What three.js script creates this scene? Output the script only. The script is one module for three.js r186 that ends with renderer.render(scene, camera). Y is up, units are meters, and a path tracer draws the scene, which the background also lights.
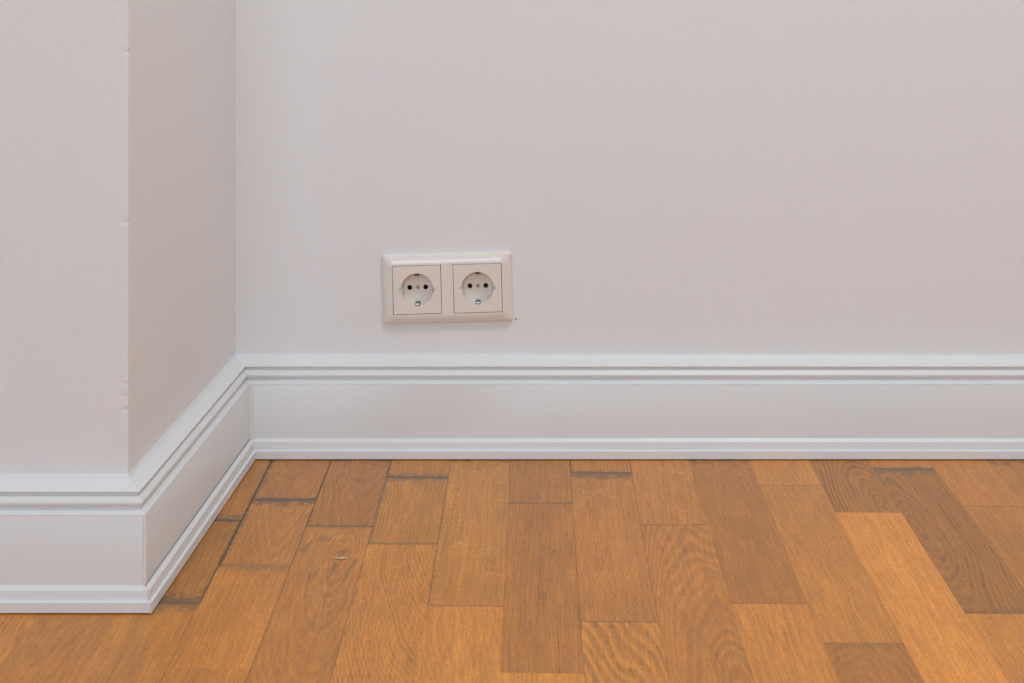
import * as THREE from 'three';
import { RectAreaLightUniformsLib } from 'three/addons/lights/RectAreaLightUniformsLib.js';
import { mergeGeometries, toCreasedNormals, mergeVertices } from 'three/addons/utils/BufferGeometryUtils.js';
import { RoundedBoxGeometry } from 'three/addons/geometries/RoundedBoxGeometry.js';

// ---------------------------------------------------------------- camera, light, exposure
const scene = new THREE.Scene();
const F = 1420, HORIZON = -65, EYE = 0.61, DIST = 1.679;           // focal length and horizon in pixels, metres
const HALF = 683 - HORIZON;                                        // a level camera with the lens shifted down
const camera = new THREE.PerspectiveCamera(2 * Math.atan(HALF / F) * 180 / Math.PI, 1024 / (2 * HALF), 0.05, 50);
camera.setViewOffset(1024, 2 * HALF, 0, HALF - HORIZON, 1024, 683);
camera.position.set(0, EYE, DIST);
camera.focus = 1.56; camera.userData.fStop = 7;                     // the foreground of the floor is a little soft
camera.updateProjectionMatrix();
scene.add(camera);

const renderer = new THREE.WebGLRenderer({ antialias: true });
renderer.toneMapping = THREE.LinearToneMapping;
renderer.toneMappingExposure = 1.02;
renderer.shadowMap.enabled = true;
scene.background = new THREE.Color().setRGB(0.75, 0.86, 1.0);

RectAreaLightUniformsLib.init();
const ROOM = { x0: -2.2, x1: 2.4, z1: 4.4, h: 2.75, t: 0.2 };
const WIN = { x0: -1.55, x1: 0.55, y0: 0.85, y1: 2.45 };
const daylight = new THREE.RectAreaLight(new THREE.Color().setRGB(0.86, 1.02, 1.18), 3.9, WIN.x1 - WIN.x0 - 0.12, WIN.y1 - WIN.y0 - 0.12);
daylight.name = 'window_daylight';
daylight.position.set((WIN.x0 + WIN.x1) / 2, (WIN.y0 + WIN.y1) / 2, ROOM.z1 + 0.02);   // shines towards -z, into the room
scene.add(daylight);
const ADDED_LAMP = { x: 0.7, z: 1.2, w: 0.62 };                         // added overhead light, real source unknown; its square fitting is built with the ceiling
const addedLampLight = new THREE.RectAreaLight(new THREE.Color().setRGB(0.96, 1.03, 1.05), 23, ADDED_LAMP.w - 0.04, ADDED_LAMP.w - 0.04);
addedLampLight.name = 'added_overhead_light';
addedLampLight.position.set(ADDED_LAMP.x, ROOM.h - 0.075, ADDED_LAMP.z); addedLampLight.rotation.x = -Math.PI / 2;   // shines down
scene.add(addedLampLight);

// ---------------------------------------------------------------- helpers
function rng(seed) { let s = seed >>> 0; return () => { s = (s + 0x6D2B79F5) >>> 0; let t = s; t = Math.imul(t ^ (t >>> 15), t | 1); t ^= t + Math.imul(t ^ (t >>> 7), t | 61); return ((t ^ (t >>> 14)) >>> 0) / 4294967296; }; }
function hash(ix, iy, s) { let h = Math.imul(ix, 374761393) ^ Math.imul(iy, 668265263) ^ Math.imul(s, 974634777); h = Math.imul(h ^ (h >>> 13), 1274126177); h ^= h >>> 16; return (h >>> 0) / 4294967296; }
function noise(x, y, s = 0, period = 0) {
  let ix = Math.floor(x), iy = Math.floor(y); const fx = x - ix, fy = y - iy;
  const ux = fx * fx * (3 - 2 * fx), uy = fy * fy * (3 - 2 * fy);
  let jx = ix + 1, jy = iy + 1;
  if (period) { ix = ((ix % period) + period) % period; iy = ((iy % period) + period) % period; jx = ((jx % period) + period) % period; jy = ((jy % period) + period) % period; }
  const a = hash(ix, iy, s), b = hash(jx, iy, s), c = hash(ix, jy, s), d = hash(jx, jy, s);
  return a + (b - a) * ux + (c - a) * uy + (a - b - c + d) * ux * uy;
}
const sstep = (a, b, x) => { const t = Math.min(1, Math.max(0, (x - a) / (b - a))); return t * t * (3 - 2 * t); };
const clamp = (x, a = 0, b = 1) => Math.min(b, Math.max(a, x));
const taken = {};
function numbered(n) { const k = taken[n] = (taken[n] ?? -1) + 1; return k ? `${n}_${String(k).padStart(3, '0')}` : n; }
function mesh(name, geometry, material, parent = scene) {
  const m = new THREE.Mesh(geometry, material);
  m.name = parent === scene ? numbered(name) : name;
  m.castShadow = m.receiveShadow = true;
  parent.add(m);
  return m;
}
function group(name, parent = scene) { const g = new THREE.Group(); g.name = parent === scene ? numbered(name) : name; parent.add(g); return g; }
function structure(o, label, category) { o.userData = { kind: 'structure', label, category }; return o; }
function thing(o, label, category, grp) { o.userData = { label, category }; if (grp) o.userData.group = grp; return o; }
function boxAt(x0, y0, z0, x1, y1, z1) { const g = new THREE.BoxGeometry(x1 - x0, y1 - y0, z1 - z0); g.translate((x0 + x1) / 2, (y0 + y1) / 2, (z0 + z1) / 2); worldUV(g); return g; }
function worldUV(g) {                                               // uv in metres, by the way each face points
  const p = g.attributes.position, n = g.attributes.normal, uv = new Float32Array(p.count * 2);
  for (let i = 0; i < p.count; i++) {
    const ax = Math.abs(n.getX(i)), ay = Math.abs(n.getY(i)), az = Math.abs(n.getZ(i));
    if (ay > ax && ay > az) { uv[2 * i] = p.getX(i); uv[2 * i + 1] = p.getZ(i); }
    else if (ax > az) { uv[2 * i] = p.getZ(i); uv[2 * i + 1] = p.getY(i); }
    else { uv[2 * i] = p.getX(i); uv[2 * i + 1] = p.getY(i); }
  }
  g.setAttribute('uv', new THREE.BufferAttribute(uv, 2));
  return g;
}
function grid(rows, closed) {                                       // rows: arrays of [x, y, z] of equal length -> indexed geometry
  const n = rows[0].length, pos = [], idx = [];
  for (const r of rows) for (const p of r) pos.push(...p);
  for (let i = 0; i + 1 < rows.length; i++) for (let j = 0; j < (closed ? n : n - 1); j++) {
    const a = i * n + j, b = i * n + (j + 1) % n, c = a + n, d = b + n;
    idx.push(a, b, d, a, d, c);
  }
  const g = new THREE.BufferGeometry();
  g.setAttribute('position', new THREE.Float32BufferAttribute(pos, 3));
  g.setIndex(idx); g.computeVertexNormals();
  return g;
}
function join(list) {
  const out = list.map((g) => { let q = g.index ? g.toNonIndexed() : g; q = q.clone(); for (const k of Object.keys(q.attributes)) if (!['position', 'normal', 'uv'].includes(k)) q.deleteAttribute(k); if (!q.attributes.uv) { worldUV(q); } return q; });
  return mergeGeometries(out);
}
function dataTexture(w, h, fill, srgb) {
  const data = new Uint8Array(w * h * 4); fill(data);
  const t = new THREE.DataTexture(data, w, h, THREE.RGBAFormat);
  t.magFilter = THREE.LinearFilter; t.minFilter = THREE.LinearFilter; t.wrapS = t.wrapT = THREE.RepeatWrapping;
  if (srgb) t.colorSpace = THREE.SRGBColorSpace;
  t.needsUpdate = true;
  return t;
}

// ---------------------------------------------------------------- paint and plastic
const SIZE = 768, TILE = 0.48;                                      // one tile of roller-painted plaster is 0.48 m
const plasterBump = dataTexture(SIZE, SIZE, (d) => {
  for (let y = 0; y < SIZE; y++) for (let x = 0; x < SIZE; x++) {
    const u = x / SIZE, v = y / SIZE;
    let h = 0.42 * noise(u * 90, v * 90, 1, 90) + 0.22 * noise(u * 190, v * 190, 2, 190) + 0.5 * noise(u * 22, v * 22, 3, 22);
    const ridge = 1 - Math.abs(2 * noise(u * 48, v * 60, 4, 0 || 240) - 1);                     // little wrinkles left by the roller
    h += 0.35 * sstep(0.86, 1, ridge) * sstep(0.45, 0.7, noise(u * 7, v * 7, 5, 7));
    const k = (y * SIZE + x) * 4; d[k] = d[k + 1] = d[k + 2] = clamp(h / 1.5) * 255; d[k + 3] = 255;
  }
});
plasterBump.repeat.set(1 / TILE, 1 / TILE);
const trimBump = dataTexture(512, 512, (d) => {
  for (let y = 0; y < 512; y++) for (let x = 0; x < 512; x++) {
    const u = x / 512, v = y / 512;
    const h = 0.6 * noise(u * 14, v * 40, 11, 280) + 0.4 * noise(u * 30, v * 120, 12, 480);
    const k = (y * 512 + x) * 4; d[k] = d[k + 1] = d[k + 2] = clamp(h) * 255; d[k + 3] = 255;
  }
});
trimBump.repeat.set(1 / 0.5, 1 / 0.5);
const WALL = new THREE.MeshPhysicalMaterial({ name: 'wall_paint', color: new THREE.Color().setRGB(0.80, 0.793, 0.798), roughness: 0.75, bumpMap: plasterBump, bumpScale: 0.0003 });
const TRIM = new THREE.MeshPhysicalMaterial({ name: 'trim_paint', color: new THREE.Color().setRGB(0.75, 0.755, 0.76), roughness: 0.36, bumpMap: trimBump, bumpScale: 0.00012 });
const CAULK = new THREE.MeshPhysicalMaterial({ name: 'caulk', color: new THREE.Color().setRGB(0.82, 0.81, 0.80), roughness: 0.6 });
const CEILING = new THREE.MeshPhysicalMaterial({ name: 'ceiling_paint', color: new THREE.Color().setRGB(0.85, 0.85, 0.85), roughness: 0.9 });
const PLASTIC = new THREE.MeshPhysicalMaterial({ name: 'socket_plastic', color: new THREE.Color().setRGB(0.80, 0.745, 0.70), roughness: 0.22, clearcoat: 0.3, clearcoatRoughness: 0.1 });
const INSERT = new THREE.MeshPhysicalMaterial({ name: 'insert_plastic', color: new THREE.Color().setRGB(0.82, 0.745, 0.68), roughness: 0.4 });
const HOLE = new THREE.MeshPhysicalMaterial({ name: 'pin_hole_dark', color: new THREE.Color().setRGB(0.018, 0.014, 0.012), roughness: 0.6 });
const STEEL = new THREE.MeshPhysicalMaterial({ name: 'clip_metal', color: new THREE.Color().setRGB(0.62, 0.6, 0.57), roughness: 0.3, metalness: 1 });
const BRASS = new THREE.MeshPhysicalMaterial({ name: 'screw_metal', color: new THREE.Color().setRGB(0.5, 0.4, 0.27), roughness: 0.4, metalness: 0.9 });

// ---------------------------------------------------------------- oak floor
// The planks run almost straight away from the viewer; the floor group is turned by the small angle between planks and wall.
const TURN = -0.0162, PW = 0.06927, U0 = -0.2785, EDGE = (i) => U0 + i * PW;
const vAt = (py, c) => { const depth = F * EYE / (py - HORIZON), z = DIST - depth; return z - 0.0162 * EDGE(c + 0.5); };
// column: [joint rows in the photograph], then one entry per plank, nearest the wall first
// tone: own brightness plus some floor light falloff (front raised, wall side lowered), warmth; ac/h0/hs/sp: pith position across (mm), distance of the board from it (mm), its change per mm, ring spacing (mm); k: contrast
const P = (tone, warm, o = {}) => ({ tone, warm, ac: -60, h0: 60, hs: 0.02, sp: 2.4, k: 0.5, warp: 3, ...o });
const COLUMNS = {
  '-4': { ends: [], planks: [P(1.0, 0)] },
  '-3': { ends: [], planks: [P(1.03, 0, { ac: 90, sp: 3 })] },
  '-2': { ends: [], planks: [P(0.97, 0.1, { ac: 20, h0: 30, hs: 0.1, sp: 4, k: 0.4 })] },
  '-1': { ends: [520.6, 603.5], planks: [P(0.97, -0.1, { k: 0.6, dirt: { e1: [5, 0.9], r: [1.6, 0.8], e0: [3, 0.6] } }), P(0.92, -0.2, { sp: 1.9, k: 0.9, dirt: { e1: [7, 0.75], e0: [1.5, 0.9], r: [2, 0.9] } }), P(1.0, 0, { k: 0.5, dirt: { e0: [5, 0.5], r: [0.8, 0.3] } })] },
  0: { ends: [499.4, 567, 669.2], planks: [P(0.9, 0.35, { ac: 30, h0: 25, hs: 0.1, sp: 4.5, k: 0.35, dirt: { e1: [2.5, 0.8], l: [2.4, 0.9], r: [1, 0.7], e0: [2, 0.9] } }), P(0.98, 0.1, { ac: 45, h0: 14, hs: 0.14, sp: 3.6, k: 0.4, dirt: { e0: [5, 0.9], l: [2.2, 0.8], e1: [4, 0.28], r: [0.8, 0.4] } }), P(1.03, 0.15, { ac: 60, h0: 30, sp: 3.5, k: 0.35, dirt: { e0: [4, 0.25] } }), P(1.0, 0.1)] },
  1: { ends: [526.4], planks: [P(0.92, 0.2, { ac: 45, h0: 10, hs: 0.12, sp: 3.8, k: 0.5, dirt: { e0: [15, 0.75], l: [0.8, 0.6], e1: [1.4, 0.65], r: [1, 0.5] } }), P(0.98, 0.1, { ac: 46, h0: -12, hs: 0.16, sp: 3.6, k: 0.5, warp: 7, knot: [46, 62, 12], dirt: { e0: [2, 0.4], r: [0.9, 0.35], l: [1.2, 0.35] }, smear: 0.55 })] },
  2: { ends: [477.1, 543.8], planks: [P(0.98, 0.1, { dirt: { e1: [3, 0.75], l: [1.5, 0.7], e0: [1.5, 0.7] } }), P(0.99, -0.25, { sp: 3.2, k: 0.5, ac: -90, dirt: { e0: [4, 0.7], l: [2.5, 0.45], e1: [1.2, 0.4] } }), P(1.07, 0, { ac: 105, h0: 40, hs: 0.22, sp: 2.6, k: 0.6, dirt: { e0: [1, 0.3] } })] },
  3: { ends: [606.4], planks: [P(1.0, -0.15, { sp: 6, k: 0.25, fleck: 0.55, scratch: 1, dirt: { e0: [15, 0.8], l: [0.9, 0.5], e1: [0.8, 0.4] } }), P(1.08, 0.05, { ac: 130, h0: 60, hs: 0.2, sp: 4.4, k: 0.3 })] },
  4: { ends: [503.3, 673], planks: [P(0.94, 0.1, { sp: 2.2, k: 0.7, saw: 1, dirt: { e1: [1.5, 0.5], r: [0.7, 0.4] } }), P(0.95, 0.2, { sp: 2.0, k: 0.7, ac: -70, warp: 5, knot: [48, 128, 9], dirt: { e0: [0.8, 0.3], r: [0.7, 0.25] } }), P(1.1, -0.05, { k: 0.35 })] },
  5: { ends: [472.3, 621.8], planks: [P(1.0, 0.05, { dirt: { e1: [1.5, 0.75], l: [1.2, 0.7], r: [0.8, 0.6] } }), P(0.98, 0.15, { ac: -110, h0: 40, hs: -0.4, sp: 2.6, k: 0.5, warp: 5, specks: 1, dirt: { e0: [7, 0.7], r: [0.7, 0.45], e1: [0.7, 0.3] } }), P(1.05, -0.1, { ac: -60, h0: 110, hs: -0.35, sp: 8, k: 0.9, dirt: { e0: [0.7, 0.3] } })] },
  6: { ends: [525.3], planks: [P(1.0, 0.1, { sp: 4, k: 0.3, specks: 1, dirt: { e1: [1.2, 0.45], r: [0.8, 0.4], e0: [2, 0.5] } }), P(0.97, 0.15, { ac: 54, h0: 62, hs: -0.17, sp: 4.2, k: 0.55, warp: 7 })] },
  7: { ends: [603.8], planks: [P(0.9, 0.3, { sp: 2.6, k: 0.3, specks: 1, dirt: { e0: [15, 0.75], e1: [0.7, 0.3] } }), P(1.03, 0.15, { sp: 6, k: 0.3 })] },
  8: { ends: [485.8, 642.7], planks: [P(1.04, 0.05, { sp: 4, k: 0.3, dirt: { e1: [0.8, 0.4], e0: [1.5, 0.4] } }), P(1.02, -0.05, { ac: -100, hs: -0.3, sp: 2.2, k: 0.4 }), P(0.9, 0.3, { ac: 20, h0: 40, hs: -0.4, sp: 6, k: 0.4, dirt: { e0: [4, 0.25] } })] },
  9: { ends: [512.4], planks: [P(0.92, -0.05, { ac: 52, h0: 40, hs: -0.25, sp: 4.4, k: 0.95, warp: 4, dirt: { e0: [3, 0.5] } }), P(1.12, 0.1, { ac: -80, hs: -0.2, sp: 3, k: 0.22 })] },
  10: { ends: [468.7, 613.9], planks: [P(1.0, 0.15, { k: 0.3, dirt: { e1: [2, 0.7] } }), P(0.88, -0.1, { ac: 8, h0: 26, hs: -0.17, sp: 4.2, k: 0.9, warp: 6, dirt: { e0: [6, 0.6], e1: [4, 0.3] } }), P(1.02, 0.1, { k: 0.3 })] },
  11: { ends: [506.2], planks: [P(0.99, 0.2, { sp: 3.5, k: 0.25, specks: 1, dirt: { e1: [0.7, 0.35] } }), P(0.95, 0.0, { ac: 130, hs: -0.2, sp: 2.4, k: 0.5 })] },
  12: { ends: [545], planks: [P(0.93, 0.2, { sp: 3, k: 0.35, specks: 1, dirt: { e0: [15, 0.7] } }), P(1.0, 0.1, { k: 0.5 })] },
  13: { ends: [], planks: [P(0.98, 0)] },
};
const V0 = -0.012, VMAX = 0.60;
const layout = [];                                                  // every plank that has a place of its own in the picture
for (let c = -4; c <= 13; c++) {
  const spec = COLUMNS[c], cuts = [c <= -2 ? 0.345 : V0, ...spec.ends.map((y) => vAt(y, c))];
  spec.planks.forEach((p, i) => {
    const v0 = cuts[i], v1 = i + 1 < cuts.length ? cuts[i + 1] : Math.max(Math.min(VMAX, v0 + 0.36), 0.53 + 0.06 * hash(c + 9, i, 3));
    layout.push({ c, i, v0, v1: Math.min(v1, VMAX), ...p });
  });
}
const TEX = 2048, SPAN_U = 9 * PW, SPAN_V = VMAX - V0;
const colourData = [new Uint8Array(TEX * TEX * 4).fill(255), new Uint8Array(TEX * TEX * 4).fill(255)];
const reliefData = [new Uint8Array(TEX * TEX * 4).fill(255), new Uint8Array(TEX * TEX * 4).fill(255)];
const side = (c) => (c < 5 ? 0 : 1), originU = (c) => (c < 5 ? EDGE(-4) : EDGE(5));
for (const p of layout) {
  const s = side(p.c), col = colourData[s], rel = reliefData[s], seed = 100 + (p.c + 5) * 17 + p.i * 5;
  const x0 = Math.floor((EDGE(p.c) - originU(p.c)) / SPAN_U * TEX), x1 = Math.min(TEX, Math.ceil((EDGE(p.c + 1) - originU(p.c)) / SPAN_U * TEX));
  const y0 = Math.max(0, Math.floor((p.v0 - V0) / SPAN_V * TEX)), y1 = Math.min(TEX, Math.ceil((p.v1 - V0) / SPAN_V * TEX));
  const W = PW * 1000, L = (p.v1 - p.v0) * 1000, d = p.dirt ?? {}, kn = p.knot;
  const R = 206 * p.tone * (1 + 0.03 * p.warm), G = 133 * p.tone * (1 - 0.035 * p.warm), B = 50 * p.tone * (1 - 0.03 * p.warm);
  for (let y = y0; y < y1; y++) for (let x = x0; x < x1; x++) {
    const a = ((x + 0.5) / TEX * SPAN_U + originU(p.c) - EDGE(p.c)) * 1000, b = ((y + 0.5) / TEX * SPAN_V + V0 - p.v0) * 1000;
    let aw = a + p.warp * (noise(a / 38, b / 75, seed) - 0.5) + 0.9 * (noise(a / 7, b / 26, seed + 1) - 0.5), bw = b;
    let inKnot = 0;
    if (kn) { const dx = a - kn[0], dy = (b - kn[1]) * 0.6, r = Math.hypot(dx, dy); const push = Math.exp(-(r * r) / (kn[2] * kn[2])); aw -= dx * push * 1.1; inKnot = Math.exp(-(r * r) / (kn[2] * kn[2] * 0.3)); }
    const h = p.h0 + p.hs * bw + 4 * (noise(a / 60, b / 110, seed + 2) - 0.5), q = Math.hypot(aw - p.ac, h) / p.sp;
    const ring = q + 1.5 * noise(a / 15, b / 70, seed + 3), fr = ring - Math.floor(ring), w = hash(Math.floor(ring), 7, seed);
    const early = sstep(0, 0.55, fr) * (1 - sstep(0.72, 1, fr)) * (0.45 + 0.75 * w);
    const pore = sstep(0.60, 0.86, noise(aw * 2.1, b * 0.11, seed + 4)) * (0.3 + 0.7 * early);
    const fine = noise(aw * 1.2, b * 0.035, seed + 5) - 0.5, broad = noise(a / 30, b / 120, seed + 6) - 0.5, mid = noise(a / 9, b / 30, seed + 7) - 0.5;
    let dark = p.k * (0.14 * early + 0.20 * pore) + 0.13 * fine + 0.05 * mid + 0.09 * (noise(a * 0.9, b * 0.3, seed + 21) - 0.5) + 0.025 * sstep(0.5, 0.8, noise(a / 12, b / 22, seed + 22)) * noise(a / 2.5, b / 6, seed + 23);
    let light = 1 + 0.07 * broad;
    if (p.fleck) light += p.fleck * 0.16 * sstep(0.62, 0.8, noise(a / 4.5 + 3 * noise(b / 9, a / 20, seed + 12), b / 1.3, seed + 8)) * sstep(0.35, 0.7, noise(a / 25, b / 30, seed + 9));
    if (p.saw) dark += 0.07 * sstep(0.6, 0.8, noise(a / 60, b * 0.9, seed + 10));
    if (inKnot) dark += 0.13 * inKnot * (0.5 + noise(a / 3, b / 4, seed + 11));
    let m = light * (1 - dark), r = R * m, g = G * m * (1 - 0.10 * dark), bl = B * m * (1 - 0.25 * dark);
    // pale scratches and specks of paint ground into the varnish
    let pale = 0;
    if (p.specks) pale = 0.6 * sstep(0.80, 0.87, noise(a / 1.6, b / 2.2, seed + 13)) * sstep(0.5, 0.66, noise(a / 14, b / 10, seed + 14)) * sstep(60, 25, Math.abs(b - 55));
    if (p.scratch) pale = Math.max(pale, 0.3 * sstep(0.022, 0.006, Math.abs(noise(a / 22, b / 11, seed + 15) - 0.5)) * sstep(0.55, 0.68, noise(a / 16, b / 16, seed + 16)));
    if (pale) { r += (222 - r) * pale; g += (190 - g) * pale; bl += (155 - bl) * pale; }
    // black grime worked into the open joints, with a ragged outline
    let grime = 0;
    const n1 = noise(a / 5, b / 5, 41), n2 = noise(a / 1.3, b / 1.3, 42), rag = 0.15 + 1.15 * n1 * (0.6 + 0.8 * n2);
    const add = (dist, e) => { if (e && dist < e[0] * 2) grime = Math.max(grime, e[1] * sstep(1.05, 0.1, dist / (e[0] * rag + 0.12))); };
    const wide = (e, k) => e && [e[0] * k, e[1]];
    add(b, wide(d.e0, 4.4)); add(L - b, wide(d.e1, 4.4)); add(a, wide(d.l, 2.3)); add(W - a, wide(d.r, 2.3));
    if (p.smear) grime = Math.max(grime, p.smear * sstep(0.62, 0.8, noise(a / 8 + b / 60, b / 28, seed + 17)) * sstep(18, 34, b) * sstep(170, 90, b) * (0.35 + 0.65 * n2) * sstep(0.1, 0.5, noise(a / 2, b / 9, seed + 18)));
    if (grime) { r += (96 - r) * grime; g += (78 - g) * grime; bl += (63 - bl) * grime; }
    const k = (y * TEX + x) * 4;
    col[k] = clamp(r, 0, 255); col[k + 1] = clamp(g, 0, 255); col[k + 2] = clamp(bl, 0, 255);
    const e = clamp(0.75 - 0.5 * pore - 0.2 * early * p.k + 0.25 * (noise(a / 14, b / 40, seed + 19) - 0.5)) * 255;
    rel[k] = rel[k + 1] = rel[k + 2] = e;
  }
}
function atlasTexture(data, srgb) { const t = new THREE.DataTexture(data, TEX, TEX, THREE.RGBAFormat); t.magFilter = THREE.LinearFilter; t.minFilter = THREE.LinearFilter; if (srgb) t.colorSpace = THREE.SRGBColorSpace; t.needsUpdate = true; return t; }
const OAK = [0, 1].map((s) => new THREE.MeshPhysicalMaterial({ name: 'oiled_oak', color: 0xffffff, map: atlasTexture(colourData[s], true), bumpMap: atlasTexture(reliefData[s]), bumpScale: 0.00012, roughness: 0.4, clearcoat: 0.25, clearcoatRoughness: 0.3 }));
const SUBFLOOR = new THREE.MeshPhysicalMaterial({ name: 'grime_filled_subfloor', color: new THREE.Color().setRGB(0.075, 0.058, 0.045), roughness: 0.9 });

function plankGeometry(c, v0, v1, donor, gaps, seed) {               // chamfered board; uv taken from the donor's strip of the atlas
  const r = rng(seed), ch = 0.00018, T = 0.014, [gl, gr, g0, g1] = gaps;
  const a0 = EDGE(c) + gl, a1 = EDGE(c + 1) - gr, b0 = v0 + g0, b1 = v1 - g1;
  const lift = () => -0.00008 * r();
  const top = [[a0 + ch, lift(), b0 + ch], [a1 - ch, lift(), b0 + ch], [a1 - ch, lift(), b1 - ch], [a0 + ch, lift(), b1 - ch]];
  const rim = [[a0, -ch - 0.00006, b0], [a1, -ch - 0.00006, b0], [a1, -ch - 0.00006, b1], [a0, -ch - 0.00006, b1]];
  const low = rim.map(([x, , z]) => [x, -T, z]);
  const pos = [], uv = [], du = EDGE(donor.c) - EDGE(c), dv = donor.v0 - v0;
  const put = (p) => { pos.push(...p); uv.push((p[0] + du - originU(donor.c)) / SPAN_U, (p[2] + dv - V0) / SPAN_V); };
  const quad = (p, q, s, t) => { for (const w of [p, q, s, p, s, t]) put(w); };
  quad(top[3], top[2], top[1], top[0]);
  for (let i = 0; i < 4; i++) { const j = (i + 1) % 4; quad(top[i], top[j], rim[j], rim[i]); quad(rim[i], rim[j], low[j], low[i]); }
  quad(low[0], low[1], low[2], low[3]);
  const g = new THREE.BufferGeometry();
  g.setAttribute('position', new THREE.Float32BufferAttribute(pos, 3));
  g.setAttribute('uv', new THREE.Float32BufferAttribute(uv, 2));
  g.computeVertexNormals();
  return g;
}
const floor = structure(group('floor'), 'worn oak strip parquet floor with dark grime in its joints', 'floor');
floor.rotation.y = TURN;
{
  const gapFor = (d, k) => (d?.[k] && d[k][1] > 0.55 ? 0.0002 + 0.0007 * Math.min(1.6, d[k][0] / 2.2) : 0);
  for (const p of layout) {
    const d = p.dirt ?? {};
    let gaps = [gapFor(d, 'l'), gapFor(d, 'r'), gapFor(d, 'e0'), gapFor(d, 'e1')].map((g) => Math.min(g, 0.0003));
    mesh('plank', plankGeometry(p.c, p.v0, p.v1, p, gaps, 500 + p.c * 9 + p.i), OAK[side(p.c)], floor);
  }
  // the rest of the room: nearer boards one by one, the far field joined
  const donors = layout.filter((p) => p.v1 - p.v0 > 0.2 && !p.smear && !p.scratch), far = [[], []], rand = rng(77);
  const cLo = Math.ceil((ROOM.x0 - U0) / PW) - 1, cHi = Math.floor((ROOM.x1 - U0) / PW);
  for (let c = cLo; c <= cHi; c++) {
    const last = layout.filter((p) => p.c === c).map((p) => p.v1);
    let v = last.length ? Math.max(...last) : (c < -4 ? 0.345 : V0);
    if (!last.length) v -= 0.0;
    let first = true;
    while (v < ROOM.z1) {
      const dn = donors[Math.floor(rand() * donors.length)], room = dn.v1 - dn.v0;
      const len = Math.min(room, 0.19 + rand() * 0.16, ROOM.z1 + 0.03 - v + 0.02);
      const use = { c: dn.c, v0: dn.v0 + (room - len) * 0.999 };
      const g = plankGeometry(c, v, v + len, use, [0, 0, 0, 0], 9000 + c * 31 + Math.floor(v * 100));
      const near = v < 0.9 && c > -9 && c < 18;
      if (near) mesh('plank', g, OAK[side(dn.c)], floor); else far[side(dn.c)].push(g);
      v += len; first = false;
    }
  }
  for (const s of [0, 1]) { const m = mesh('plank_field', mergeGeometries(far[s]), OAK[s], floor); m.userData = { kind: 'stuff' }; }
  mesh('subfloor', boxAt(ROOM.x0 - 0.25, -0.06, -0.25, ROOM.x1 + 0.25, -0.0009, ROOM.z1 + 0.25), SUBFLOOR, floor);
}

// ---------------------------------------------------------------- walls and ceiling
const SOCKET = { x: (447.5 - 512) / F * (DIST - 0.005), y: EYE - (288.2 - HORIZON) * (DIST - 0.005) / F, pitch: 0.0713 };
const SOCKET_TURN = 0.0265;
{
  const s = new THREE.Shape([[-0.45, 0], [ROOM.x1, 0], [ROOM.x1, ROOM.h], [-0.45, ROOM.h]].map(([x, y]) => new THREE.Vector2(x, y)));
  for (const k of [-0.5, 0.5]) {
    const h = new THREE.Path(); h.absarc(SOCKET.x + k * SOCKET.pitch * Math.cos(SOCKET_TURN), SOCKET.y + k * SOCKET.pitch * Math.sin(SOCKET_TURN), 0.029, 0, Math.PI * 2, true); s.holes.push(h);
  }
  const face = new THREE.ExtrudeGeometry(s, { depth: 0.05, bevelEnabled: false, curveSegments: 32 }); face.translate(0, 0, -0.05);
  const core = boxAt(-0.45, 0, -0.2, ROOM.x1, ROOM.h, -0.05);
  const wb = structure(mesh('wall_back', join([face, core]), WALL), 'pale pinkish white plastered wall carrying the double socket', 'wall');
  // a chip broken out of the plaster at the lower corner of the socket frame
  const chip = new THREE.IcosahedronGeometry(0.0011, 1); chip.scale(0.8, 1.1, 0.35); chip.translate((516 - 512) / F * DIST, EYE - (319 - HORIZON) * DIST / F, 0.0);
  mesh('plaster_chip', chip, SUBFLOOR, wb).userData = { label: 'tiny dark chip in the plaster' };
}
const CORNER = [-0.3527, 0.374], INNER = [-0.3269, 0];               // plan of the projecting wall: outer and inner corner
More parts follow.
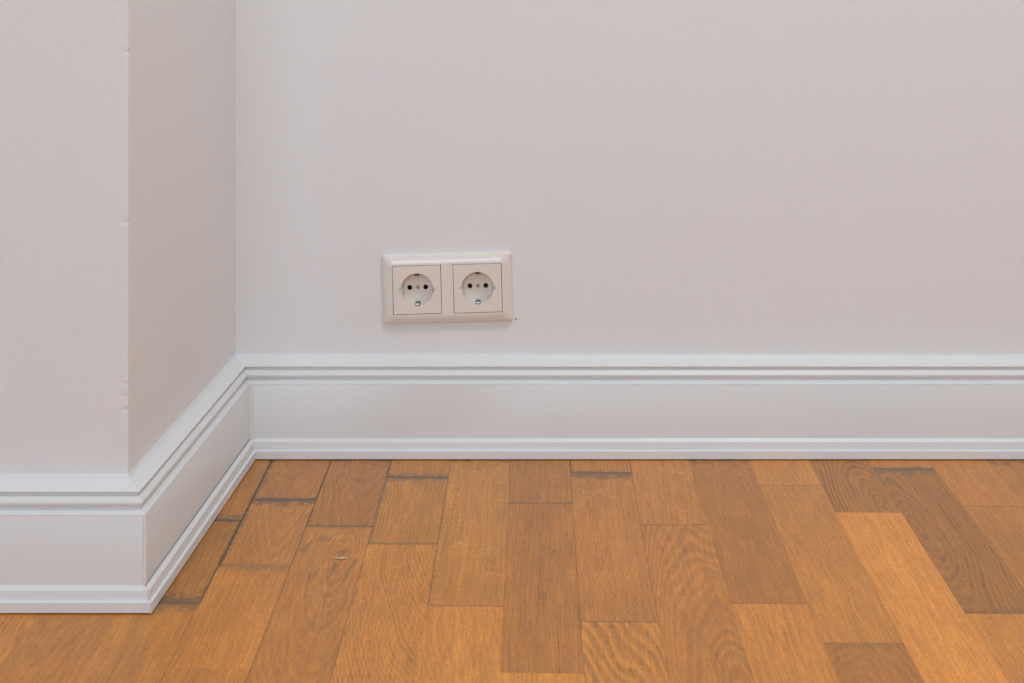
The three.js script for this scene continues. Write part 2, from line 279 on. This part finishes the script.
{
  const plan = [[ROOM.x0, CORNER[1]], [-1.2, CORNER[1]], [-0.6, CORNER[1]], [-0.42, CORNER[1]], [-0.375, CORNER[1]], [-0.36, CORNER[1]]];
  const r = 0.0012;
  for (let i = 0; i <= 4; i++) { const t = i / 4 * (Math.PI / 2); plan.push([CORNER[0] - r + r * Math.sin(t), CORNER[1] - r + r * Math.cos(t)]); }
  for (const t of [0.02, 0.06, 0.2, 0.6, 1]) plan.push([CORNER[0] + (INNER[0] - CORNER[0]) * t, CORNER[1] + (INNER[1] - CORNER[1]) * t]);
  plan[plan.length - 1] = [INNER[0] + 0.0007, -0.01];
  const chips = [[0.346, 1.6], [0.198, 1.3], [0.186, 1.1], [0.1735, 1.7], [0.5025, 1.5], [0.515, 1.2], [0.43, 0.6], [0.29, 0.7]];
  const ys = [0]; for (let y = 0.1; y < 0.62; y += 0.0012) ys.push(y); for (let y = 0.62; y < ROOM.h; y += 0.1) ys.push(y); ys.push(ROOM.h);
  let run = [0]; for (let i = 1; i < plan.length; i++) run.push(run[i - 1] + Math.hypot(plan[i][0] - plan[i - 1][0], plan[i][1] - plan[i - 1][1]));
  const rows = ys.map((y) => plan.map(([x, z], i) => {
    let dx = 0, dz = 0;
    if (i >= 6 && i <= 10) {
      let bite = 0.00018 * (noise(y * 120, 3, 8) - 0.5) + 0.0004 * (noise(y * 14, 5, 9) - 0.5);
      for (const [cy, s] of chips) bite -= 0.0005 * s * Math.exp(-(((y - cy) / 0.0019) ** 2));
      dx = bite; dz = bite;
    }
    return [x + dx, y, z + dz];
  }));
  const g = grid(rows.map((row) => row.slice().reverse()).reverse());
  g.setAttribute('uv', new THREE.Float32BufferAttribute(rows.slice().reverse().flatMap((row) => row.map((p, i) => [run[run.length - 1 - i], p[1]]).flat()), 2));
  const core = new THREE.Shape([[ROOM.x0, 0.01], [CORNER[0] - 0.02, -0.35], [INNER[0] - 0.02, 0.2], [ROOM.x0, 0.2]].map(([x, y]) => new THREE.Vector2(x, y)));
  const solid = new THREE.ExtrudeGeometry(core, { depth: ROOM.h, bevelEnabled: false }); solid.rotateX(-Math.PI / 2);
  worldUV(solid);
  structure(mesh('wall_left', join([g, solid]), WALL), 'projecting white plastered wall with a chipped outer corner', 'wall');
}
const W = (name, g, label) => structure(mesh(name, g, WALL), label, 'wall');
W('wall_west', boxAt(ROOM.x0 - ROOM.t, 0, 0, ROOM.x0, ROOM.h, ROOM.z1), 'white side wall beyond the projecting wall');
W('wall_right', boxAt(ROOM.x1, 0, 0, ROOM.x1 + ROOM.t, ROOM.h, ROOM.z1), 'white side wall at the right of the room');
W('wall_front', join([
  boxAt(ROOM.x0, 0, ROOM.z1, WIN.x0, ROOM.h, ROOM.z1 + ROOM.t), boxAt(WIN.x1, 0, ROOM.z1, ROOM.x1, ROOM.h, ROOM.z1 + ROOM.t),
  boxAt(WIN.x0, 0, ROOM.z1, WIN.x1, WIN.y0, ROOM.z1 + ROOM.t), boxAt(WIN.x0, WIN.y1, ROOM.z1, WIN.x1, ROOM.h, ROOM.z1 + ROOM.t)]), 'white wall with the window that lights the room');
structure(mesh('ceiling', boxAt(ROOM.x0 - ROOM.t, ROOM.h, -ROOM.t, ROOM.x1 + ROOM.t, ROOM.h + 0.2, ROOM.z1 + ROOM.t), CEILING), 'plain white ceiling of the room', 'ceiling');
{
  const lamp = thing(group('added_ceiling_lamp'), 'added flat square ceiling lamp supplying light from above', 'lamp');  // unseen fitting, added to give the overhead light a source
  lamp.position.set(ADDED_LAMP.x, ROOM.h, ADDED_LAMP.z);
  const base = new RoundedBoxGeometry(ADDED_LAMP.w, 0.05, ADDED_LAMP.w, 2, 0.008); base.translate(0, -0.025, 0); mesh('added_lamp_body', base, CEILING, lamp);
  const glow = new RoundedBoxGeometry(ADDED_LAMP.w - 0.03, 0.02, ADDED_LAMP.w - 0.03, 2, 0.006); glow.translate(0, -0.058, 0);
  mesh('diffuser', glow, new THREE.MeshPhysicalMaterial({ name: 'added_lamp_diffuser', color: 0xffffff, emissive: 0xffffff, emissiveIntensity: 1, roughness: 0.6 }), lamp);
}
{
  const w = structure(group('window_1'), 'white framed window behind the viewer', 'window');
  const z0 = ROOM.z1 + 0.06, z1 = ROOM.z1 + 0.12, b = 0.06, mx = (WIN.x0 + WIN.x1) / 2;
  mesh('window_frame', join([boxAt(WIN.x0, WIN.y0, z0, WIN.x0 + b, WIN.y1, z1), boxAt(WIN.x1 - b, WIN.y0, z0, WIN.x1, WIN.y1, z1), boxAt(WIN.x0 + b, WIN.y0, z0, WIN.x1 - b, WIN.y0 + b, z1), boxAt(WIN.x0 + b, WIN.y1 - b, z0, WIN.x1 - b, WIN.y1, z1), boxAt(mx - b / 2, WIN.y0 + b, z0, mx + b / 2, WIN.y1 - b, z1)]), TRIM, w);
  const GLASS = new THREE.MeshPhysicalMaterial({ name: 'window_glass', color: 0xffffff, transmission: 1, thickness: 0, roughness: 0.02, ior: 1.45 });
  for (const [a, c] of [[WIN.x0 + b, mx - b / 2], [mx + b / 2, WIN.x1 - b]]) mesh('pane', boxAt(a, WIN.y0 + b, z0 + 0.025, c, WIN.y1 - b, z0 + 0.031), GLASS, w);
}

// ---------------------------------------------------------------- baseboards
// profiles: [out from the wall, height] in millimetres
const arc = (cx, cy, rx, ry, a0, a1, n = 6) => Array.from({ length: n + 1 }, (_, i) => { const t = (a0 + (a1 - a0) * i / n) * Math.PI / 180; return [cx + rx * Math.cos(t), cy + ry * Math.sin(t)]; });
const BOARD = [
  [0, 0.8], [23, 0.8], [23, 86.2], ...arc(21.8, 86.0, 1.2, 1.2, 0, 85, 5), [20.4, 87.5],
  [17.6, 88.3], [16.4, 89.1], [15.9, 90.3], [16.1, 91.2], [17.0, 91.8], ...arc(15.8, 95.0, 3.4, 3.2, -62, 70, 9), [15.6, 98.9], [14.2, 100.0], [13.0, 100.6], [12.6, 101.4], [12.6, 102.6], [13.0, 103.2],
  ...arc(14.4, 104.4, 1.4, 1.1, -80, 80, 7), [12.5, 106.1], [9.5, 107.2], [6.5, 108.6], [4.2, 109.9], [2.6, 111.0], [1.3, 112.3], [0.45, 113.5], [0.1, 114.6], [0, 115.2],
];
const SHOE = [
  [23.1, 1.3], [30, 1.3], [30, 9.9], ...arc(29.3, 10.0, 0.7, 0.7, 0, 90, 4), [28.2, 10.9], [27.6, 11.2],
  [27.1, 12.4], [26.9, 14.2], [27.0, 16.4], ...arc(25.1, 18.4, 1.9, 2.6, -10, 78, 7), [24.7, 21.3], [23.8, 22.0], [23.1, 23.2],
];
const PATH = [[ROOM.x0, CORNER[1]], CORNER, INNER, [ROOM.x1, 0]];
function offsetAt(i, p) {                                            // the path's point i moved p metres into the room, mitred
  const dir = (a, b) => { const l = Math.hypot(b[0] - a[0], b[1] - a[1]); return [(b[0] - a[0]) / l, (b[1] - a[1]) / l]; };
  const nrm = ([x, z]) => [-z, x];
  const n1 = i > 0 ? nrm(dir(PATH[i - 1], PATH[i])) : null, n2 = i < PATH.length - 1 ? nrm(dir(PATH[i], PATH[i + 1])) : null;
  const a = n1 ?? n2, b = n2 ?? n1, k = 1 + a[0] * b[0] + a[1] * b[1];
  return [PATH[i][0] + (a[0] + b[0]) / k * p, PATH[i][1] + (a[1] + b[1]) / k * p];
}
function mitred(profile, i, shift = 0, inset = 0, drop = 0) {        // one length of moulding from path point i to i + 1
  const N = 24, rows = [];
  for (let k = 0; k <= N; k++) {
    rows.push(profile.map(([p, h]) => {
      const o = (p + shift) / 1000, A = offsetAt(i, o), B = offsetAt(i + 1, o), t = k / N, len = Math.hypot(B[0] - A[0], B[1] - A[1]), e = inset / len;
      const u = e + (1 - 2 * e) * t;
      return [A[0] + (B[0] - A[0]) * u, h / 1000 + drop, A[1] + (B[1] - A[1]) * u];
    }));
  }
  let g = grid(rows).toNonIndexed();
  const flip = g.attributes.position.array; for (let k = 0; k < flip.length; k += 9) for (let m = 0; m < 3; m++) { const t = flip[k + 3 + m]; flip[k + 3 + m] = flip[k + 6 + m]; flip[k + 6 + m] = t; }
  const caps = [rows[0], rows[N]].map((row, e) => {
    const tri = THREE.ShapeUtils.triangulateShape(profile.map(([x, y]) => new THREE.Vector2(x, y)), []), pos = [];
    for (const f of tri) for (const q of (e ? f : f.slice().reverse())) pos.push(...row[q]);
    const c = new THREE.BufferGeometry(); c.setAttribute('position', new THREE.Float32BufferAttribute(pos, 3)); return c;
  });
  g.deleteAttribute('normal');
  g = toCreasedNormals(mergeGeometries([g, ...caps]), 0.6);
  const P0 = PATH[i], P1 = PATH[i + 1], l = Math.hypot(P1[0] - P0[0], P1[1] - P0[1]), p = g.attributes.position, uv = [];
  for (let k = 0; k < p.count; k++) uv.push(((p.getX(k) - P0[0]) * (P1[0] - P0[0]) + (p.getZ(k) - P0[1]) * (P1[1] - P0[1])) / l, p.getY(k));
  g.setAttribute('uv', new THREE.Float32BufferAttribute(uv, 2));
  return g;
}
function bead(pts, r, seed) {                                        // an uneven bead of filler along a line
  const rand = rng(seed), curve = new THREE.CatmullRomCurve3(pts.map((p) => new THREE.Vector3(...p)));
  const n = 60, rows = [];
  for (let i = 0; i <= n; i++) {
    const c = curve.getPoint(i / n), q = r * (0.92 + 0.16 * rand());
    const t = curve.getTangent(i / n), s = new THREE.Vector3(1, 0, 0).cross(t).normalize(), b = t.clone().cross(s);
    rows.push(Array.from({ length: 8 }, (_, k) => { const a = k / 8 * Math.PI * 2; const v = c.clone().addScaledVector(s, q * Math.cos(a)).addScaledVector(b, q * Math.sin(a)); return [v.x, v.y, v.z]; }));
  }
  return grid(rows, true);
}
{
  const sides = [['baseboard_front', 'white moulded baseboard along the front face of the projecting wall'], ['baseboard_left', 'short white moulded baseboard on the receding side of the projecting wall'], ['baseboard_back', 'long white moulded baseboard along the wall under the double socket']];
  sides.forEach(([name, label], i) => {
    const g = structure(group(name), label, 'baseboard');
    mesh('board', mitred(BOARD, i), TRIM, g);
    mesh('shoe_moulding', mitred(SHOE, i, i === 1 ? 1.2 : 0, 0), TRIM, g);
    if (i === 0) {                                                   // filler down the mitre of the outer corner
      const [x, z] = offsetAt(1, 0.0229);
      mesh('filler_bead', bead([[x, 0.024, z], [x, 0.05, z], [x, 0.0865, z]], 0.0013, 5), CAULK, g);
    }
    if (i === 2) {                                                   // and up the inner corner
      const [x, z] = offsetAt(2, 0.0242);
      mesh('filler_bead', bead([[x, 0.023, z], [x, 0.05, z], [x, 0.0868, z]], 0.0024, 6), CAULK, g);
    }
  });
}

// ---------------------------------------------------------------- the double socket
{
  const root = thing(group('double_socket'), 'white double wall socket set slightly askew above the baseboard', 'socket');
  root.position.set(SOCKET.x, SOCKET.y, 0); root.rotation.z = SOCKET_TURN;
  const mm = (g) => g.scale(0.001, 0.001, 0.001);
  const ring = (hw, hh, r, z, n = 6) => { const o = []; for (const [sx, sy, a0] of [[1, 1, 0], [-1, 1, 90], [-1, -1, 180], [1, -1, 270]]) for (let i = 0; i <= n; i++) { const t = (a0 + 90 * i / n) * Math.PI / 180; o.push([sx * (hw - r) + r * Math.cos(t), sy * (hh - r) + r * Math.sin(t), z]); } return o; };
  // frame: a cushion-shaped surround with two square openings
  const OUT = [[76.4, 40.8, 3, 0], [76.5, 40.9, 3, 2.6], [76.2, 40.6, 3.2, 3.8], [75.2, 39.7, 3.6, 5.0], [73.4, 38.1, 6, 6.3], [71.2, 36.2, 7.5, 7.4], [68.8, 33.9, 7, 8.3], [66.6, 31.6, 4.2, 8.85], [65.2, 30.2, 1, 9.05]];
  const skin = grid(OUT.map(([a, b, r, z]) => ring(a, b, r, z)), true);
  const HALF_OPEN = 28.75, PITCH = SOCKET.pitch * 1000 / 2;
  const sq = (cx, h) => [[cx - h, -h], [cx + h, -h], [cx + h, h], [cx - h, h]].map(([x, y]) => new THREE.Vector2(x, y));
  const plate = new THREE.Shape(ring(65.2, 30.2, 1, 0).map(([x, y]) => new THREE.Vector2(x, y)));
  for (const s of [-1, 1]) plate.holes.push(new THREE.Path(sq(s * PITCH, HALF_OPEN).reverse()));
  const face = new THREE.ShapeGeometry(plate); face.translate(0, 0, 9.05);
  const walls = [-1, 1].map((s) => grid([9.05, 8.4, 0.3].map((z) => sq(s * PITCH, HALF_OPEN).reverse().map((v) => [v.x, v.y, z])).reverse(), true)).map((g) => { const q = g.toNonIndexed(); q.computeVertexNormals(); return q; });
  mesh('frame', mm(join([skin, face, ...walls])), PLASTIC, root);
  // insert: square cover, round recess, two pin holes, screw and two earth clips
  const rim = []; const N = 72;
  for (let i = 0; i < N; i++) { const t = i / N * Math.PI * 2; rim.push([19.1 * Math.cos(t), 19.1 * Math.sin(t)]); }
  for (const [k, x, y] of [[70, 20.8, -2.6], [71, 20.8, -1.3], [0, 20.8, 0], [1, 20.8, 1.2], [2, 20.8, 2.4], [34, -20.8, 2.4], [35, -20.8, 1.2], [36, -20.8, 0], [37, -20.8, -1.3], [38, -20.8, -2.6], [69, 18.9, -2.7], [3, 18.9, 2.5], [33, -18.9, 2.5], [39, -18.9, -2.7]]) rim[k] = [x, y];
  const low = []; for (let i = 0; i < N; i++) { const t = i / N * Math.PI * 2; const x = clamp(18.6 * Math.cos(t), -17.2, 17.2), y = 18.6 * Math.sin(t); low.push([x, y]); }
  const TOP = 9.7, BED = -3.6;
  const cover = new THREE.Shape(ring(28.15, 28.15, 0.8, 0, 4).map(([x, y]) => new THREE.Vector2(x, y)));
  cover.holes.push(new THREE.Path(rim.map(([x, y]) => new THREE.Vector2(x, y)).reverse()));
  const coverG = new THREE.ExtrudeGeometry(cover, { depth: 6, bevelEnabled: true, bevelThickness: 0.35, bevelSize: 0.3, bevelOffset: -0.3, bevelSegments: 2 }); coverG.translate(0, 0, TOP - 6.35);
  const lerp = (k, z) => rim.map(([x, y], i) => [x + (low[i][0] - x) * k, y + (low[i][1] - y) * k, z]);
  const wallG = grid([lerp(0, 6), lerp(0.15, 5), lerp(1, 4), lerp(1, BED)].map((r) => r.slice().reverse()).reverse().map((r) => r.slice()), true);
  const bed = new THREE.Shape(low.map(([x, y]) => new THREE.Vector2(x, y)));
  for (const s of [-1, 1]) { const h = new THREE.Path(); h.absarc(s * 9.4, 0, 2.9, 0, Math.PI * 2, true); bed.holes.push(h); }
  const bedG = new THREE.ShapeGeometry(bed, 24); bedG.translate(0, 0, BED);
  const pin = join([new THREE.CylinderGeometry(2.9, 2.9, 14, 24, 1, true), new THREE.CircleGeometry(2.9, 24).rotateX(-Math.PI / 2).translate(0, -7, 0)]); pin.rotateX(Math.PI / 2).translate(0, 0, BED - 7);
  const screwHead = new THREE.CylinderGeometry(2.2, 2.4, 0.9, 20).rotateX(Math.PI / 2).translate(0, 0, BED + 0.45);
  const slot = new THREE.BoxGeometry(3.0, 0.5, 0.15).rotateZ(0.6).translate(0, 0, BED + 0.92);
  const slot2 = new THREE.BoxGeometry(3.0, 0.5, 0.15).rotateZ(0.6 + Math.PI / 2).translate(0, 0, BED + 0.92);
  const strip = (sgn) => {                                           // bent spring strip, forked down the middle
    const line = [[17.6, 9.0], [16.2, 8.4], [14.8, 5.6], [14.4, 3.6], [14.8, 1.5], [15.8, BED + 0.6]];
    const leg = (x0, x1) => { const rows = line.map(([y, z]) => [[x0, sgn * y, z], [x1, sgn * y, z], [x1, sgn * (y + 0.45), z - 0.35], [x0, sgn * (y + 0.45), z - 0.35]]); const g = grid(rows, true).toNonIndexed(); g.computeVertexNormals(); return g; };
    return join([leg(-1.9, -1.1), leg(-0.7, 0.7), leg(1.1, 1.9)]);
  };
  for (const a of [coverG, wallG, bedG, pin, screwHead, slot, slot2]) mm(a);
  const slits = [-1, 1].map((q) => mm(new THREE.BoxGeometry(5.0, 2.6, 11.6).translate(0, q * 17.7, 2.6)));
  const clips = [-1, 1].map((s) => mm(strip(s)));
  for (const s of [-1, 1]) {
    const ins = group('socket_insert', root); ins.position.x = s * SOCKET.pitch / 2; ins.rotation.z = s < 0 ? 0.005 : 0.003;
    mesh('cover', coverG, INSERT, ins);
    mesh('recess', join([wallG, bedG]), INSERT, ins);
    for (const k of [-1, 1]) { const h = mesh('pin_hole', pin, HOLE, ins); h.position.x = k * 0.0094; }
    mesh('screw', screwHead, BRASS, ins);
    mesh('screw_slot', join([slot, slot2]), HOLE, ins);
    for (const c of slits) mesh('clip_slot', c, HOLE, ins);
    for (const c of clips) mesh('earth_clip', c, STEEL, ins);
  }
}

// ---------------------------------------------------------------- crumbs on the floor
const FLAKE = new THREE.MeshPhysicalMaterial({ name: 'old_paint', color: new THREE.Color().setRGB(0.68, 0.5, 0.36), roughness: 0.7 });
function flake(px, py, size, turn, seed, label) {                    // a curled splinter of old paint
  const depth = F * EYE / (py - HORIZON), x = (px - 512) / F * depth, z = DIST - depth, rand = rng(seed), rows = [];
  for (let i = 0; i <= 8; i++) {
    const t = i / 8 - 0.5, w = size * 0.16 * (1 - (2 * t) ** 2 * 0.8) * (0.7 + 0.6 * rand()), lift = 0.0004 + size * 0.1 * t * t;
    rows.push([[t * size, lift, -w], [t * size, lift + 0.0005, -w * 0.2], [t * size, lift + 0.0002, w], [t * size, lift - 0.0003, 0]]);
  }
  const g = grid(rows, true); g.rotateY(turn);
  const m = mesh('paint_flake', g, FLAKE); m.position.set(x, 0, z);
  thing(m, label, 'flake');
}
flake(341, 558.5, 0.014, 0.05, 3, 'pale sliver of paint lying in the middle of the oak floor');
flake(189.5, 562.5, 0.005, -0.5, 4, 'small white paint crumb beside the shoe moulding of the short baseboard');

renderer.render(scene, camera);
